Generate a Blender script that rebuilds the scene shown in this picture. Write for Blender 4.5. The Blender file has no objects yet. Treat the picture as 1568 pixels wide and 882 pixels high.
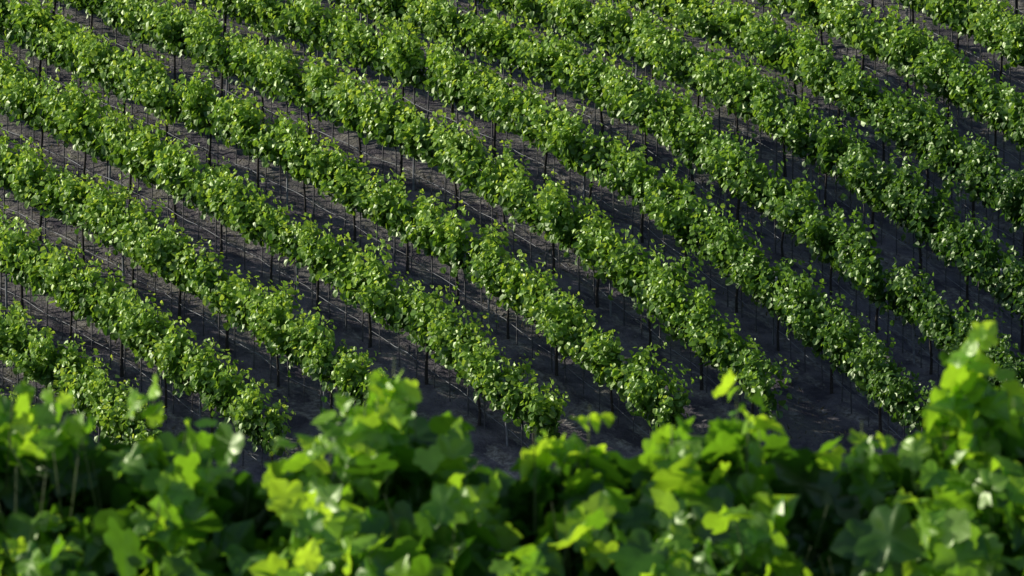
import bpy, math
import numpy as np
from mathutils import Vector, Matrix
scene = bpy.context.scene
ZC = 10.0
PITCH = math.radians(2.5)
TP = math.tan(PITCH)
FPX = 18200.0      # focal length expressed for a 1568-wide frame
YTOP = 272.0
K = 1.7

# ------------------------------------------------------------ terrain profile
def hill_off(Y):
    """ground height relative to the camera axis on the far hillside"""
    t = YTOP - Y
    tc = np.clip(t, -8, 40)
    h = (0.40/0.0525)*(np.exp(0.0525*tc/K)-1)
    slope = 0.40/K*np.exp(0.0525*-8/K)
    h = h + np.minimum(t+8, 0)*slope
    return (441-70*h)*np.minimum(Y, 400)/FPX - 1.45
def zprofile(Y):
    Y = np.asarray(Y, float)
    hill = ZC - TP*Y + hill_off(Y)
    cy = np.array([-80, -30, 0, 15, 30, 45, 80, 130, 180, 205, 236])
    z236 = float(ZC - TP*236 + hill_off(np.array([236.0]))[0])
    cz = np.array([ZC+4, ZC+0.6, ZC-1.7, ZC-2.7, ZC-3.75, ZC-5.2, ZC-11, ZC-19, ZC-24, ZC-24.5, z236])
    m = np.gradient(cz, cy); m[-1] = 0.46
    i = np.clip(np.searchsorted(cy, Y)-1, 0, len(cy)-2)
    h = cy[i+1]-cy[i]; u = np.clip((Y-cy[i])/h, 0, 1)
    v = (2*u**3-3*u**2+1)*cz[i]+(u**3-2*u**2+u)*h*m[i]+(-2*u**3+3*u**2)*cz[i+1]+(u**3-u**2)*h*m[i+1]
    return np.where(Y > 236, hill, v)

def vnoise(x, y, seed=0):
    xi = np.floor(x).astype(np.int64); yi = np.floor(y).astype(np.int64)
    fx = x-xi; fy = y-yi; fx = fx*fx*(3-2*fx); fy = fy*fy*(3-2*fy)
    def hsh(a, b):
        n = (a*374761393 + b*668265263 + seed*1442695041) & 0x7fffffff
        n = ((n ^ (n >> 13))*1274126177) & 0x7fffffff
        return ((n ^ (n >> 16)) & 0xffff)/65535.0
    return (hsh(xi, yi)*(1-fx)+hsh(xi+1, yi)*fx)*(1-fy)+(hsh(xi, yi+1)*(1-fx)+hsh(xi+1, yi+1)*fx)*fy

def ground_z(X, Y):
    X = np.asarray(X, float); Y = np.asarray(Y, float)
    z = zprofile(Y)
    # the slope is gently domed: a low spur in the middle falling to both sides
    t = YTOP-Y
    w = np.sin(np.pi*np.clip(t/26.5, 0, 1))**0.8
    z = z + w*(0.46-0.78*np.minimum((X/11.2)**2, 1.6))
    z = z + 0.10*(vnoise(X*0.35, Y*0.35, 3)-0.5)*np.clip((Y-60)/100, 0, 1)
    return z

# ------------------------------------------------------------ row layout (world metres)
def row_x(n, t):
    x0 = -8.95+3.2*n; x26 = 6.43+2.8*n
    return x0+(x26-x0)*t/26.0
def row_coord(X, Y):
    t = YTOP-Y
    a = -8.95+(15.38)*t/26.0
    b = 3.2-0.4*t/26.0
    return (X-a)/b

# ------------------------------------------------------------ mesh helpers
def make_mesh(name, V, F, mat, attrs=None, smooth=False):
    me = bpy.data.meshes.new(name)
    V = np.asarray(V, np.float32); F = np.asarray(F, np.int32)
    me.vertices.add(len(V)); me.vertices.foreach_set("co", V.ravel())
    k = F.shape[1]
    me.loops.add(F.size); me.loops.foreach_set("vertex_index", F.ravel())
    me.polygons.add(len(F))
    me.polygons.foreach_set("loop_start", np.arange(0, F.size, k, dtype=np.int32))
    me.polygons.foreach_set("loop_total", np.full(len(F), k, np.int32))
    me.polygons.foreach_set("use_smooth", np.full(len(F), smooth, bool))
    me.update(calc_edges=True)
    if attrs:
        for an, av in attrs.items():
            a = me.attributes.new(an, 'FLOAT', 'POINT')
            a.data.foreach_set("value", np.asarray(av, np.float32))
    me.materials.append(mat)
    ob = bpy.data.objects.new(name, me)
    scene.collection.objects.link(ob)
    return ob
def empty(name, loc=(0, 0, 0)):
    e = bpy.data.objects.new(name, None); e.location = loc
    e.empty_display_size = 0.3
    scene.collection.objects.link(e); return e
def attach(o, root):
    o.parent = root; o.matrix_parent_inverse = Matrix.Translation(-Vector(root.location))

class Tubes:
    def __init__(s, sides=6): s.V = []; s.F = []; s.n = 0; s.k = sides
    def add(s, pts, rad):
        pts = np.asarray(pts, float); rad = np.broadcast_to(np.asarray(rad, float), (len(pts),))
        tan = np.gradient(pts, axis=0); tan /= np.linalg.norm(tan, axis=1)[:, None]+1e-9
        ref = np.array([0, 0, 1.0]) if abs(tan[0, 2]) < 0.8 else np.array([1.0, 0, 0])
        a = np.cross(tan, ref); a /= np.linalg.norm(a, axis=1)[:, None]+1e-9
        b = np.cross(tan, a)
        th = np.arange(s.k)*2*np.pi/s.k
        ring = pts[:, None]+rad[:, None, None]*(a[:, None]*np.cos(th)[None, :, None]+b[:, None]*np.sin(th)[None, :, None])
        m = len(pts)
        base = s.n
        s.V.append(ring.reshape(-1, 3)); s.n += m*s.k
        i = np.arange(m-1)[:, None]*s.k; j = np.arange(s.k)[None]; j2 = (j+1) % s.k
        q = np.stack([i+j, i+j2, i+s.k+j2, i+s.k+j], -1).reshape(-1, 4)+base
        s.F.append(q)
        s.V.append(pts[-1:]); c = s.n; s.n += 1
        top = base+(m-1)*s.k
        s.F.append(np.array([[top+x, top+(x+1) % s.k, c, c] for x in range(s.k)])[:, :4])
    def build(s, name, mat, smooth=True):
        V = np.concatenate(s.V); F = np.concatenate(s.F)
        me = bpy.data.meshes.new(name)
        faces = [tuple(f) if f[2] != f[3] else tuple(f[:3]) for f in F.tolist()]
        me.from_pydata(V.tolist(), [], faces)
        for p in me.polygons: p.use_smooth = smooth
        me.materials.append(mat)
        ob = bpy.data.objects.new(name, me); scene.collection.objects.link(ob); return ob

def norm(a): return a/(np.linalg.norm(a, axis=1)[:, None]+1e-9)
def leaf_mesh(name, pos, mid, nrm, size, lv, T, TF, mat, smooth=False, curl=None):
    nrm = norm(nrm); mid = norm(mid - nrm*np.sum(mid*nrm, 1)[:, None]); side = np.cross(mid, nrm)
    N = len(pos); Vn = len(T)
    w = T[:, 2][None, :, None] if curl is None else (T[:, 2][None, :]*curl[:, None])[:, :, None]
    V = pos[:, None]+size[:, None, None]*(T[:, 0][None, :, None]*side[:, None]+T[:, 1][None, :, None]*mid[:, None]+w*nrm[:, None])
    F = TF[None]+(np.arange(N)*Vn)[:, None, None]
    return make_mesh(name, V.reshape(-1, 3), F.reshape(-1, TF.shape[1]), mat,
                     {"lv": np.repeat(lv, Vn)}, smooth)

T_S = np.array([[0, 0, 0], [0.5, 0.15, 0.12], [0.42, 0.72, 0.06], [0, 1.0, -0.18], [-0.42, 0.72, 0.06], [-0.5, 0.15, 0.12]], float)
TF_S = np.array([[0, 1, 2], [0, 2, 3], [0, 3, 4], [0, 4, 5]])
half = [(0.05, 0.0), (0.2, -0.13), (0.4, -0.1), (0.52, 0.06), (0.47, 0.2), (0.62, 0.36), (0.58, 0.52), (0.47, 0.58), (0.36, 0.6), (0.33, 0.74), (0.2, 0.86), (0.1, 0.95)]
outl = half+[(0, 1.04)]+[(-x, y) for x, y in half[::-1]]
C = (0, 0.35)
V = [(0, 0.35)]
for sc in (0.5, 1.0):
    for x, y in outl: V.append((x*sc, C[1]+(y-C[1])*sc))
V = np.array(V)
wz = 0.28*np.abs(V[:, 0])-0.4*np.clip(V[:, 1]-0.35, 0, 2)**2-0.25*V[:, 0]**2
wz += 0.06*np.sin(V[:, 0]*17)*np.abs(V[:, 0])*2
T_L = np.column_stack([V, wz])
no = len(outl); f = []
for i in range(no):
    j = (i+1) % no
    f.append((0, 1+i, 1+j)); f.append((1+i, 1+no+i, 1+no+j)); f.append((1+i, 1+no+j, 1+j))
TF_L = np.array(f)

# ------------------------------------------------------------ materials
def mat_new(name):
    m = bpy.data.materials.new(name); m.use_nodes = True
    nt = m.node_tree; nt.nodes.clear()
    return m, nt, nt.nodes, nt.links
def leaf_material(name, dark, mid, light, trans, tfac, rough, mottled=False, gloss=0.06):
    m, nt, N, L = mat_new(name)
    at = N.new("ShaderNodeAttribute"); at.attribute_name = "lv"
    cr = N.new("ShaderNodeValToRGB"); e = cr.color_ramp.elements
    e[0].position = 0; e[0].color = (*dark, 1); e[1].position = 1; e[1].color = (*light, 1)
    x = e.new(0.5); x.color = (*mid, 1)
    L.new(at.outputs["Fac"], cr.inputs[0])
    col = cr.outputs[0]
    if mottled:
        geo = N.new("ShaderNodeNewGeometry")
        nz = N.new("ShaderNodeTexNoise"); nz.inputs["Scale"].default_value = 25; L.new(geo.outputs["Position"], nz.inputs["Vector"])
        mr = N.new("ShaderNodeMapRange"); mr.inputs[3].default_value = 0.7; mr.inputs[4].default_value = 1.3
        L.new(nz.outputs[0], mr.inputs[0])
        mx = N.new("ShaderNodeVectorMath"); mx.operation = 'SCALE'
        L.new(col, mx.inputs[0]); L.new(mr.outputs[0], mx.inputs["Scale"]); col = mx.outputs[0]
    df = N.new("ShaderNodeBsdfDiffuse"); L.new(col, df.inputs[0])
    tr = N.new("ShaderNodeBsdfTranslucent")
    tm = N.new("ShaderNodeVectorMath"); tm.operation = 'MULTIPLY'; tm.inputs[1].default_value = trans
    L.new(col, tm.inputs[0]); L.new(tm.outputs[0], tr.inputs[0])
    ms = N.new("ShaderNodeMixShader"); ms.inputs[0].default_value = tfac
    L.new(df.outputs[0], ms.inputs[1]); L.new(tr.outputs[0], ms.inputs[2])
    gl = N.new("ShaderNodeBsdfGlossy"); gl.inputs["Roughness"].default_value = rough; gl.inputs[0].default_value = (0.9, 1, 0.8, 1)
    m2 = N.new("ShaderNodeMixShader"); m2.inputs[0].default_value = gloss; L.new(ms.outputs[0], m2.inputs[1]); L.new(gl.outputs[0], m2.inputs[2])
    o = N.new("ShaderNodeOutputMaterial"); L.new(m2.outputs[0], o.inputs[0])
    return m
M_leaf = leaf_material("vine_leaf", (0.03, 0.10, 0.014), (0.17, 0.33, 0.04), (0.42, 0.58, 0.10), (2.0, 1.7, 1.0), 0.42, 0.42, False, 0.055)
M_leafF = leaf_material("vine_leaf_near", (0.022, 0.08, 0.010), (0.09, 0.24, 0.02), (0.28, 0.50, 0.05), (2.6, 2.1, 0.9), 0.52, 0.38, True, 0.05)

def simple_mat(name, c1, c2, scale, rough=0.85, metallic=0):
    m, nt, N, L = mat_new(name)
    geo = N.new("ShaderNodeNewGeometry")
    nz = N.new("ShaderNodeTexNoise"); nz.inputs["Scale"].default_value = scale; nz.inputs["Detail"].default_value = 2
    L.new(geo.outputs["Position"], nz.inputs["Vector"])
    cr = N.new("ShaderNodeValToRGB"); cr.color_ramp.elements[0].color = (*c1, 1); cr.color_ramp.elements[1].color = (*c2, 1)
    cr.color_ramp.elements[0].position = 0.3; cr.color_ramp.elements[1].position = 0.7
    L.new(nz.outputs[0], cr.inputs[0])
    p = N.new("ShaderNodeBsdfPrincipled"); p.inputs["Roughness"].default_value = rough; p.inputs["Metallic"].default_value = metallic
    L.new(cr.outputs[0], p.inputs["Base Color"])
    o = N.new("ShaderNodeOutputMaterial"); L.new(p.outputs[0], o.inputs[0]); return m
M_bark = simple_mat("vine_bark", (0.02, 0.017, 0.018), (0.05, 0.042, 0.042), 30)
M_stake = simple_mat("weathered_stake", (0.045, 0.045, 0.055), (0.10, 0.10, 0.12), 20)
M_steel = simple_mat("galvanised_post", (0.14, 0.15, 0.18), (0.26, 0.27, 0.32), 15, 0.6, 0.2)
M_hose = simple_mat("drip_hose", (0.08, 0.09, 0.12), (0.24, 0.26, 0.32), 1.5, 0.5)
M_wire = simple_mat("trellis_wire", (0.15, 0.16, 0.18), (0.25, 0.26, 0.28), 15, 0.4, 0.6)
M_cane = simple_mat("green_cane", (0.05, 0.08, 0.02), (0.10, 0.14, 0.03), 20, 0.6)

def ground_material():
    m, nt, N, L = mat_new("vineyard_soil")
    geo = N.new("ShaderNodeNewGeometry")
    def noise(scale, detail=5, vec=None, rough=0.65):
        n = N.new("ShaderNodeTexNoise"); n.inputs["Scale"].default_value = scale; n.inputs["Detail"].default_value = detail
        n.inputs["Roughness"].default_value = rough
        L.new(vec if vec else geo.outputs["Position"], n.inputs["Vector"]); return n
    def ramp(src, a, b, ca, cb):
        r = N.new("ShaderNodeValToRGB"); r.color_ramp.elements[0].position = a; r.color_ramp.elements[1].position = b
        r.color_ramp.elements[0].color = (*ca, 1); r.color_ramp.elements[1].color = (*cb, 1); L.new(src, r.inputs[0]); return r
    def mix(f, a, b):
        x = N.new("ShaderNodeMix"); x.data_type = 'RGBA'; L.new(f, x.inputs[0]); L.new(a, x.inputs[6]); L.new(b, x.inputs[7]); return x.outputs[2]
    mp = N.new("ShaderNodeMapping"); mp.vector_type = 'TEXTURE'
    mp.inputs["Rotation"].default_value = (0, 0, math.atan2(-1.7, 1.0)); mp.inputs["Scale"].default_value = (4, 1, 1)
    L.new(geo.outputs["Position"], mp.inputs[0])
    n1 = noise(1.2, 6); n2 = noise(2.4, 5, mp.outputs[0]); n3 = noise(9, 4)
    soil = ramp(n1.outputs[0], 0.38, 0.62, (0.08, 0.073, 0.092), (0.20, 0.183, 0.215))
    straw = ramp(n3.outputs[0], 0.35, 0.65, (0.13, 0.115, 0.115), (0.35, 0.33, 0.33))
    f2 = ramp(n2.outputs[0], 0.5, 0.60, (0, 0, 0), (1, 1, 1))
    c = mix(f2.outputs[0], soil.outputs[0], straw.outputs[0])
    grass = ramp(n3.outputs[0], 0.3, 0.7, (0.06, 0.07, 0.04), (0.12, 0.13, 0.08))
    at = N.new("ShaderNodeAttribute"); at.attribute_name = "aisle"
    mm = N.new("ShaderNodeMath"); mm.operation = 'MULTIPLY'
    fg = ramp(n1.outputs[0], 0.4, 0.65, (0, 0, 0), (0.5, 0.5, 0.5))
    L.new(fg.outputs[0], mm.inputs[0]); L.new(at.outputs["Fac"], mm.inputs[1])
    c = mix(mm.outputs[0], c, grass.outputs[0])
    p = N.new("ShaderNodeBsdfDiffuse")
    L.new(c, p.inputs[0])
    ad = N.new("ShaderNodeMath"); L.new(n2.outputs[0], ad.inputs[0]); L.new(n3.outputs[0], ad.inputs[1])
    b = N.new("ShaderNodeBump"); b.inputs["Strength"].default_value = 0.9; b.inputs["Distance"].default_value = 0.10
    L.new(ad.outputs[0], b.inputs["Height"]); L.new(b.outputs[0], p.inputs["Normal"])
    o = N.new("ShaderNodeOutputMaterial"); L.new(p.outputs[0], o.inputs[0]); return m
M_ground = ground_material()

# ------------------------------------------------------------ ground
xs = np.concatenate([np.linspace(-700, -40, 23)[:-1], np.linspace(-40, -17, 24)[:-1], np.linspace(-17, 17, 210), np.linspace(17, 40, 24)[1:], np.linspace(40, 700, 23)[1:]])
ys = np.concatenate([np.linspace(-80, 225, 90)[:-1], np.linspace(225, 296, 400), np.linspace(296, 340, 23)[1:], np.linspace(340, 1800, 30)[1:]])
GX, GY = np.meshgrid(xs, ys)
GZ = ground_z(GX, GY)
rc = row_coord(GX, GY); fr = np.abs(rc-np.round(rc))*2     # 0 at row, 1 mid aisle
fine = (np.abs(GX) < 17.5)*(GY > 225)*(GY < 296)
mound = 0.10*np.clip(1-fr*2.2, 0, 1)
rut = -0.06*np.exp(-((fr-0.55)/0.12)**2)
GZ = GZ + fine*(mound+rut+0.09*(vnoise(GX*2.1, GY*1.4, 5)-0.5)+0.07*(vnoise(GX*5, GY*4, 8)-0.5))
nx, ny = len(xs), len(ys)
idx = np.arange(nx*ny).reshape(ny, nx)
F = np.stack([idx[:-1, :-1], idx[:-1, 1:], idx[1:, 1:], idx[1:, :-1]], -1).reshape(-1, 4)
aisle = np.clip((fr-0.3)/0.3, 0, 1)
make_mesh("hillside_ground", np.stack([GX, GY, GZ], -1).reshape(-1, 3), F, M_ground, {"aisle": aisle.ravel()}, True)

# ------------------------------------------------------------ shoots -> leaves
def shoots(base, length, lateral, along, leaf_step, size, petiole, r, dirx, lat_noise=0.5):
    N = len(base)
    nl = int(np.max(length)/leaf_step)+1
    u = (np.arange(nl)[None]+r.random((N, nl)))*leaf_step
    ok = u < length[:, None]
    un = u/length[:, None]
    P = base[:, None].repeat(nl, 1).copy()
    P += dirx[:, None]*(lateral[:, None]*un**1.4)[..., None]
    P[..., 2] += u*(1-0.18*un*np.minimum(1, np.abs(lateral[:, None])*3))
    P += along[:, None]*un[..., None]
    P += r.normal(0, petiole, P.shape)
    sgn = np.sign(lateral+1e-6)[:, None, None]
    nr = dirx[:, None]*sgn*0.65+np.array([0, 0, 0.55])+r.normal(0, lat_noise, P.shape)
    md = np.array([0, 0, -0.55])+dirx[:, None]*sgn*0.3+r.normal(0, 0.7, P.shape)
    tip = un > 0.85
    md[tip] += np.array([0, 0, 1.1])
    sz = size*(0.65+0.6*r.random(un.shape))*(1-0.5*np.clip(un-0.6, 0, 1)/0.4)
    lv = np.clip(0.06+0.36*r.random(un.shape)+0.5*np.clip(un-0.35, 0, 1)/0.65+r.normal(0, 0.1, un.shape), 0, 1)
    return P[ok], md[ok], nr[ok], sz[ok], lv[ok]

def build_row(n, t0, t1, dens):
    r = np.random.default_rng(100+n)
    A = np.array([row_x(n, t0), YTOP-t0]); B = np.array([row_x(n, t1), YTOP-t1])
    Ln = np.linalg.norm(B-A); d = (B-A)/Ln
    lat = np.array([-d[1], d[0], 0.0])
    if lat[0] < 0: lat = -lat
    root = empty("grapevine_row", (A[0], A[1], float(ground_z(A[0], A[1]))))
    def P(s):
        s = np.asarray(s, float); x = A[0]+d[0]*s; y = A[1]+d[1]*s
        w = 0.12*np.sin(s*0.23+n*1.3)
        x = x+lat[0]*w; y = y+lat[1]*w
        return np.stack([x, y, ground_z(x, y)+0.06], -1)
    # bunches of shoots rising from the cordon: each bunch leans and grows together
    nb = int(Ln*5.6); bs = (np.arange(nb)+r.random(nb))*Ln/nb
    bamp = vnoise(bs*0.8, np.full(nb, n*7.3), 11)
    blen = (0.90+0.24*bamp)*np.clip(r.normal(1, 0.16, nb), 0.7, 1.35)
    blat = r.normal(0, 0.25, nb); blean = r.normal(0, 0.2, nb); bden = 0.9+0.4*r.random(nb)
    ns = int(Ln*60*dens); bi = r.choice(nb, ns, p=bden/bden.sum())
    s = np.clip(bs[bi]+r.normal(0, 0.13, ns), 0, Ln)
    keep = (r.random(ns) < np.where(s > 8, 1, 0.4))
    s = s[keep]; bi = bi[keep]; ns = len(s)
    base = P(s); base[:, 2] += 0.94+r.normal(0, 0.06, ns)
    lateral = blat[bi]+r.normal(0, 0.15, ns)
    base += lat[None]*(lateral*0.35)[:, None]
    length = blen[bi]*(0.55+0.47*r.random(ns))
    long = r.random(ns) < 0.035; length[long] += 0.3*r.random(long.sum())
    d3 = np.array([d[0], d[1], 0.0])
    along = d3[None]*(blean[bi]+r.normal(0, 0.08, ns))[:, None]
    dx = np.repeat(lat[None], ns, 0)
    a = shoots(base, length, lateral, along, 0.080, 0.155, 0.04, r, dx, 0.5)
    nh = int(Ln*62*dens); sh = r.random(nh)*Ln
    kp = vnoise(sh*1.1, np.full(nh, n*2.9), 21) > 0.08
    sh = sh[kp]; nh = len(sh)
    b = P(sh); b[:, 2] += 0.86+0.5*r.random(nh); l2 = r.normal(0, 0.21, nh); b += lat[None]*l2[:, None]
    nr = lat[None]*np.sign(l2)[:, None]*0.8+np.array([0, 0, 0.3])+r.normal(0, 0.5, (nh, 3))
    md = np.array([0, 0, -1.0])+r.normal(0, 0.4, (nh, 3))
    pos = np.concatenate([a[0], b]); mid = np.concatenate([a[1], md]); nrm = np.concatenate([a[2], nr])
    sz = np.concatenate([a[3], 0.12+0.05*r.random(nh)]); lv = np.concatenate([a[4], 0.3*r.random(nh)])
    # shade put into the leaf colour: deeper green on the lower right
    right_shade = np.clip((pos[:, 0]-1)/9, 0, 1)*np.clip((270-pos[:, 1])/12, 0, 1)
    lv = np.clip(lv*(1-0.8*right_shade), 0, 1)
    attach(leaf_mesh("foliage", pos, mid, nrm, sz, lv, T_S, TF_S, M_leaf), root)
    cnt = len(pos)
    tr = Tubes(6); st = Tubes(5); po = Tubes(6); ho = Tubes(4); wi = Tubes(4)
    s0 = r.random()*1.5
    for sv in np.arange(s0, Ln, 2.05):
        p = P(sv+r.normal(0, 0.08)); j = r.normal(0, 0.018, (4, 3)); j[:, 2] = 0; j[0] = 0
        hz = np.array([-0.12, 0.3, 0.7, 1.02])
        pts = p+j; pts[:, 2] = p[2]+hz
        tr.add(pts, np.array([0.045, 0.034, 0.030, 0.030])*(0.85+0.35*r.random()))
        for sg in (-1, 1):
            q = [pts[-1]+np.array([0, 0, -0.03])]
            for kk in (0.3, 0.65, 1.0):
                w = P(min(sv+sg*kk, Ln)); w[2] += 0.98+r.normal(0, 0.02); q.append(w)
            tr.add(q, [0.03, 0.025, 0.02, 0.013])
    for sv in np.arange(s0+0.5, Ln, 0.68):
        p = P(sv+r.normal(0, 0.06)); tl = r.normal(0, 0.02, 2)
        st.add([p-[0, 0, 0.1], p+[tl[0], tl[1], 1.15+0.1*r.random()]], 0.011+0.008*r.random())
    for sv in np.arange(r.random()*6, Ln, 8.2):
        p = P(sv); tl = r.normal(0, 0.02, 2)
        po.add([p-[0, 0, 0.1], p+[tl[0], tl[1], 0.8], p+[tl[0]*2, tl[1]*2, 1.45]], 0.028)
    sv = np.arange(0, Ln, 0.5); p = P(sv)
    h = p.copy(); h[:, 2] += 0.42-0.05*np.abs(np.sin(sv*math.pi/2.05))+r.normal(0, 0.008, len(sv)); ho.add(h, 0.008)
    for zz in (0.97, 1.3):
        h = p.copy(); h[:, 2] += zz; wi.add(h, 0.003)
    for T, nm, mt in ((tr, "vine_trunks", M_bark), (st, "stakes", M_stake), (po, "trellis_posts", M_steel), (ho, "drip_hose", M_hose), (wi, "trellis_wires", M_wire)):
        attach(T.build(nm, mt), root)
    return cnt
tot = 0
TEND = {-4: 26.0, -3: 24.6, -2: 25.8, -1: 25.4, 0: 24.6, 1: 25.0}
for n in range(-7, 10):
    te = TEND.get(n, 26.4 if n < -4 else 25.0+0.5*(n-1))
    tot += build_row(n, -12, te, 1.0 if -7 < n < 8 else 0.6)
print("leaves", tot)

# ------------------------------------------------------------ dry grass / litter on the aisles
r = np.random.default_rng(9)
ng = 45000
gx = r.uniform(-17, 17, ng); gy = r.uniform(234, 290, ng)
kp = vnoise(gx*0.8, gy*0.5, 31)+0.35*r.random(ng) > 0.62
gx = gx[kp]; gy = gy[kp]; ng = len(gx)
gz = ground_z(gx, gy)+0.0
md = np.array([0, 0, 1.0])+r.normal(0, 0.5, (ng, 3)); nr = r.normal(0, 1, (ng, 3))
T_G = np.array([[-0.12, 0, 0], [0.12, 0, 0], [0.03, 1, 0.2]]); TF_G = np.array([[0, 1, 2]])
M_grass = leaf_material("dry_grass", (0.05, 0.06, 0.03), (0.10, 0.09, 0.06), (0.17, 0.15, 0.11), (1.2, 1.2, 1), 0.3, 0.7, False, 0.01)
leaf_mesh("aisle_grass", np.stack([gx, gy, gz], -1), md, nr, 0.06+0.1*r.random(ng), r.random(ng), T_G, TF_G, M_grass)

# ------------------------------------------------------------ foreground vine row (runs slightly oblique)
prof = np.array([(-900, 560), (-300, 600), (0, 580), (60, 605), (120, 608), (200, 625), (235, 597), (270, 625), (330, 650), (430, 680), (470, 645), (520, 600), (570, 580), (606, 545), (630, 595), (650, 640), (720, 668), (765, 700), (800, 665), (850, 635), (905, 618), (960, 635), (1010, 632), (1060, 655), (1105, 648), (1128, 597), (1165, 615), (1230, 630), (1290, 660), (1350, 640), (1400, 618), (1440, 595), (1475, 580), (1520, 595), (1568, 590), (1900, 600), (2500, 590)], float)
YF = 30.0; OB = -0.10
def solve(pxv, pyv):
    """world X along the oblique row and height for a sight line"""
    a_ = (np.asarray(pxv)-784)/FPX
    X = a_*YF/(1-a_*OB); Y = YF+OB*X
    return X, ZC-TP*Y+(441-np.asarray(pyv))*Y/FPX
px, ph = solve(prof[:, 0], prof[:, 1])
def topz(x): return np.interp(x, px, ph)
RD = np.array([1, OB, 0.0]); RD /= np.linalg.norm(RD); FD = np.array([RD[1], -RD[0], 0.0])
def along_row(x, off):
    P_ = np.stack([x, YF+OB*x, np.zeros_like(x)], -1)
    return P_+FD[None]*off[:, None]
r = np.random.default_rng(42)
froot = empty("foreground_grapevine_row", (0, YF, ZC-3.75))
ns = 950
sx = r.uniform(-3.4, 3.4, ns)
sx = sx+0.10*np.sin(sx*2*math.pi/0.31+1.0*np.sin(sx*5))
so_ = r.normal(0, 0.25, ns)
top = topz(sx)-np.abs(r.normal(0, 0.09, ns))-0.01-np.abs(so_)*0.35
length = r.uniform(0.5, 0.95, ns)
along = RD[None]*r.normal(0, 0.10, ns)[:, None]
base = along_row(sx, so_*0.6)-along; base[:, 2] = top-length
dx = np.repeat(FD[None], ns, 0)
lateral = so_*1.3+r.normal(0, 0.08, ns)
a = shoots(base, length, lateral, along, 0.050, 0.128, 0.04, r, dx, 0.8)
extra = [(606, 545, .5), (600, 570, .5), (585, 585, .5), (560, 600, .5), (235, 600, .5), (1128, 600, .5), (1150, 630, .4), (1492, 495, .55), (1486, 540, .5), (1480, 570, .5), (905, 620, .5), (60, 605, .5), (1440, 600, .5), (820, 655, .4), (20, 590, .4), (1030, 650, .4), (1540, 570, .4), (1320, 645, .4), (440, 680, .3)]
ex = np.array(extra); ex_x, ex_t = solve(ex[:, 0], ex[:, 1])
al = RD[None]*r.normal(0, 0.03, len(ex))[:, None]
eb = along_row(ex_x, r.normal(0, 0.03, len(ex)))-al; eb[:, 2] = ex_t-ex[:, 2]
dx2 = np.repeat(FD[None], len(ex), 0)
c = shoots(eb, ex[:, 2], r.normal(0, 0.05, len(ex)), al, 0.022, 0.10, 0.022, r, dx2, 0.6)
nb = 4200
bx = r.uniform(-3.4, 3.4, nb); by = r.normal(0, 0.24, nb)
bp = along_row(bx, by); bp[:, 2] = topz(bx)-r.uniform(0.22, 1.15, nb)
sg = np.sign(by)
bn = FD[None]*sg[:, None]*0.7+np.array([0, 0, 0.3])+r.normal(0, 0.6, (nb, 3))
bm = np.array([0, 0, -1.0])+r.normal(0, 0.5, (nb, 3))
pos = np.concatenate([a[0], c[0], bp]); mid = np.concatenate([a[1], c[1], bm]); nrm = np.concatenate([a[2], c[2], bn])
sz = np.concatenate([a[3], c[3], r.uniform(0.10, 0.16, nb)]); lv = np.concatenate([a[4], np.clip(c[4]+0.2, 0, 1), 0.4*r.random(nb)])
# pockets in the near face of the canopy open onto the shaded interior
off = (pos-np.stack([pos[:, 0], YF+OB*pos[:, 0], pos[:, 2]], -1))@FD
pocket = 0.6*vnoise(pos[:, 0]*5.5, pos[:, 2]*5.5, 41)+0.4*vnoise(pos[:, 0]*11, pos[:, 2]*11, 42)
kp = ~((pocket > 0.60) & (off > -0.02) & (pos[:, 2] < topz(pos[:, 0])-0.12))
lv = np.where(off < -0.02, lv*0.6, lv)  # interior shade painted in: leaves behind the row line get a darker colour
pos = pos[kp]; mid = mid[kp]; nrm = nrm[kp]; sz = sz[kp]; lv = lv[kp]
# leaves filling the heart of the canopy, coloured dark to deepen its shade
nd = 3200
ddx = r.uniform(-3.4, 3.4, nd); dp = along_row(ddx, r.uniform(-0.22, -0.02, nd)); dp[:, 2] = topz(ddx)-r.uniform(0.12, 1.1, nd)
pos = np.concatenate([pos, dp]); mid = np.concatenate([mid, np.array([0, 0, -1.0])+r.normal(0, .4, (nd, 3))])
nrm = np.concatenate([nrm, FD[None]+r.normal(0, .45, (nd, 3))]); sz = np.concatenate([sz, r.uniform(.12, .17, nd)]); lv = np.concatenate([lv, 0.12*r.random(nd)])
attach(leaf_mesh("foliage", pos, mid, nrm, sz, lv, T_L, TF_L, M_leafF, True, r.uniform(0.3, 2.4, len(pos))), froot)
cn = Tubes(5)
for B, Lh, la, aa in list(zip(base, length, lateral, along))[::3]+list(zip(eb, ex[:, 2], np.zeros(len(ex)), al)):
    un = np.linspace(0, 1, 6)
    pts = B+np.outer(un**1.4*la, FD)+np.outer(un, aa)
    pts[:, 2] += un*Lh*(1-0.18*un*min(1, abs(la)*3))
    cn.add(pts, np.linspace(0.004, 0.0015, 6))
attach(cn.build("canes", M_cane), froot)
tr = Tubes(8); po = Tubes(8); wi = Tubes(4)
def fp(xx, o=0.0):
    y = YF+OB*xx; return np.array([xx, y+o, float(zprofile(y))])
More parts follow.
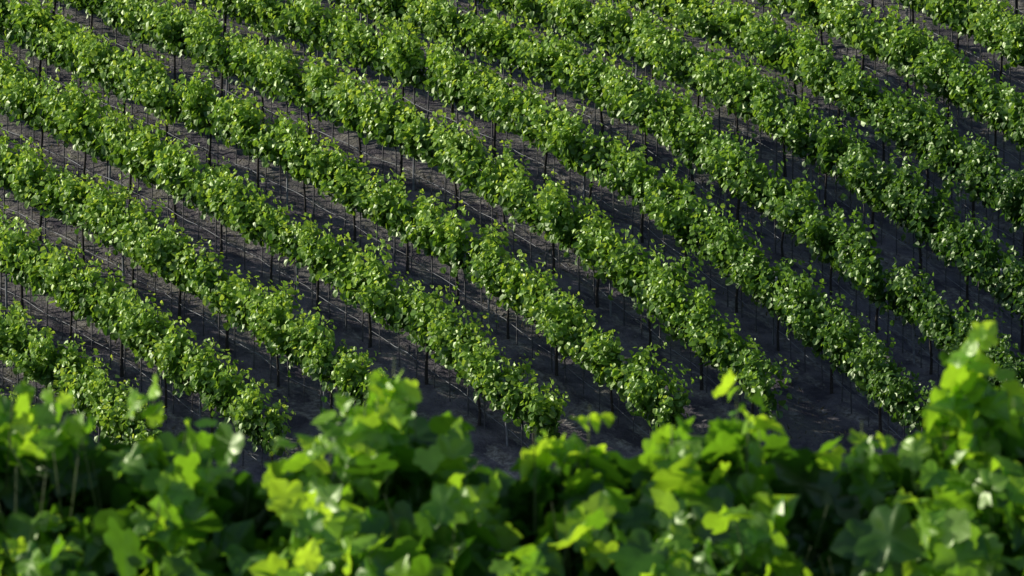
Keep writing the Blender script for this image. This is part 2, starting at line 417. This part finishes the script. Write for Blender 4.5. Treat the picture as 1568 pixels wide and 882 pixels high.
for xx in np.arange(-3.0, 3.3, 1.5):
    tr.add([fp(xx)-[0, 0, .1], fp(xx+.03)+[0, 0, .4], fp(xx-.02)+[0, 0, .8], fp(xx)+[0, 0, 1.02]], [0.06, 0.045, 0.04, 0.04])
    for s_ in (-1, 1): tr.add([fp(xx)+[0, 0, 1.0], fp(xx+s_*.3)+[0, 0, 1.05], fp(xx+s_*.75)+[0, 0, 1.04]], [0.03, 0.025, 0.015])
attach(tr.build("vine_trunks", M_bark), froot)
for xx in (-3.3, 3.3): po.add([fp(xx)-[0, 0, .1], fp(xx)+[0, 0, 1.7]], 0.03)
attach(po.build("trellis_posts", M_steel), froot)
for zz in (1.0, 1.35): wi.add([fp(x)+[0, 0, zz] for x in np.linspace(-3.4, 3.4, 10)], 0.002)
attach(wi.build("trellis_wires", M_wire), froot)

# ------------------------------------------------------------ light
EL = math.radians(24); sd = np.array([-1.0, 0.26]); sd /= np.linalg.norm(sd)
AZ = math.atan2(sd[0], sd[1])
w = bpy.data.worlds.new("World"); scene.world = w; w.use_nodes = True
N = w.node_tree.nodes; bg = N["Background"]
sky = N.new("ShaderNodeTexSky"); sky.sky_type = 'NISHITA'; sky.sun_disc = False
sky.sun_elevation = EL; sky.sun_rotation = AZ
w.node_tree.links.new(sky.outputs[0], bg.inputs[0]); bg.inputs[1].default_value = 0.11
sl = bpy.data.lights.new("sun", 'SUN'); sl.energy = 5; sl.angle = math.radians(0.5); sl.color = (1, 0.94, 0.76)
so = bpy.data.objects.new("sun", sl); scene.collection.objects.link(so)
sv = Vector((sd[0]*math.cos(EL), sd[1]*math.cos(EL), math.sin(EL)))
so.rotation_euler = sv.to_track_quat('Z', 'Y').to_euler(); so.location = (-50, 100, 60)

# ------------------------------------------------------------ camera
cam = bpy.data.cameras.new("camera"); co = bpy.data.objects.new("camera", cam); scene.collection.objects.link(co)
co.location = (0, 0, ZC); co.rotation_euler = (math.radians(90)-PITCH, 0, 0)
cam.sensor_width = 36; cam.lens = FPX/1568*36; cam.clip_start = 0.5; cam.clip_end = 5000
cam.dof.use_dof = True; cam.dof.focus_distance = 258; cam.dof.aperture_fstop = 30
scene.camera = co
scene.view_settings.view_transform = 'Standard'
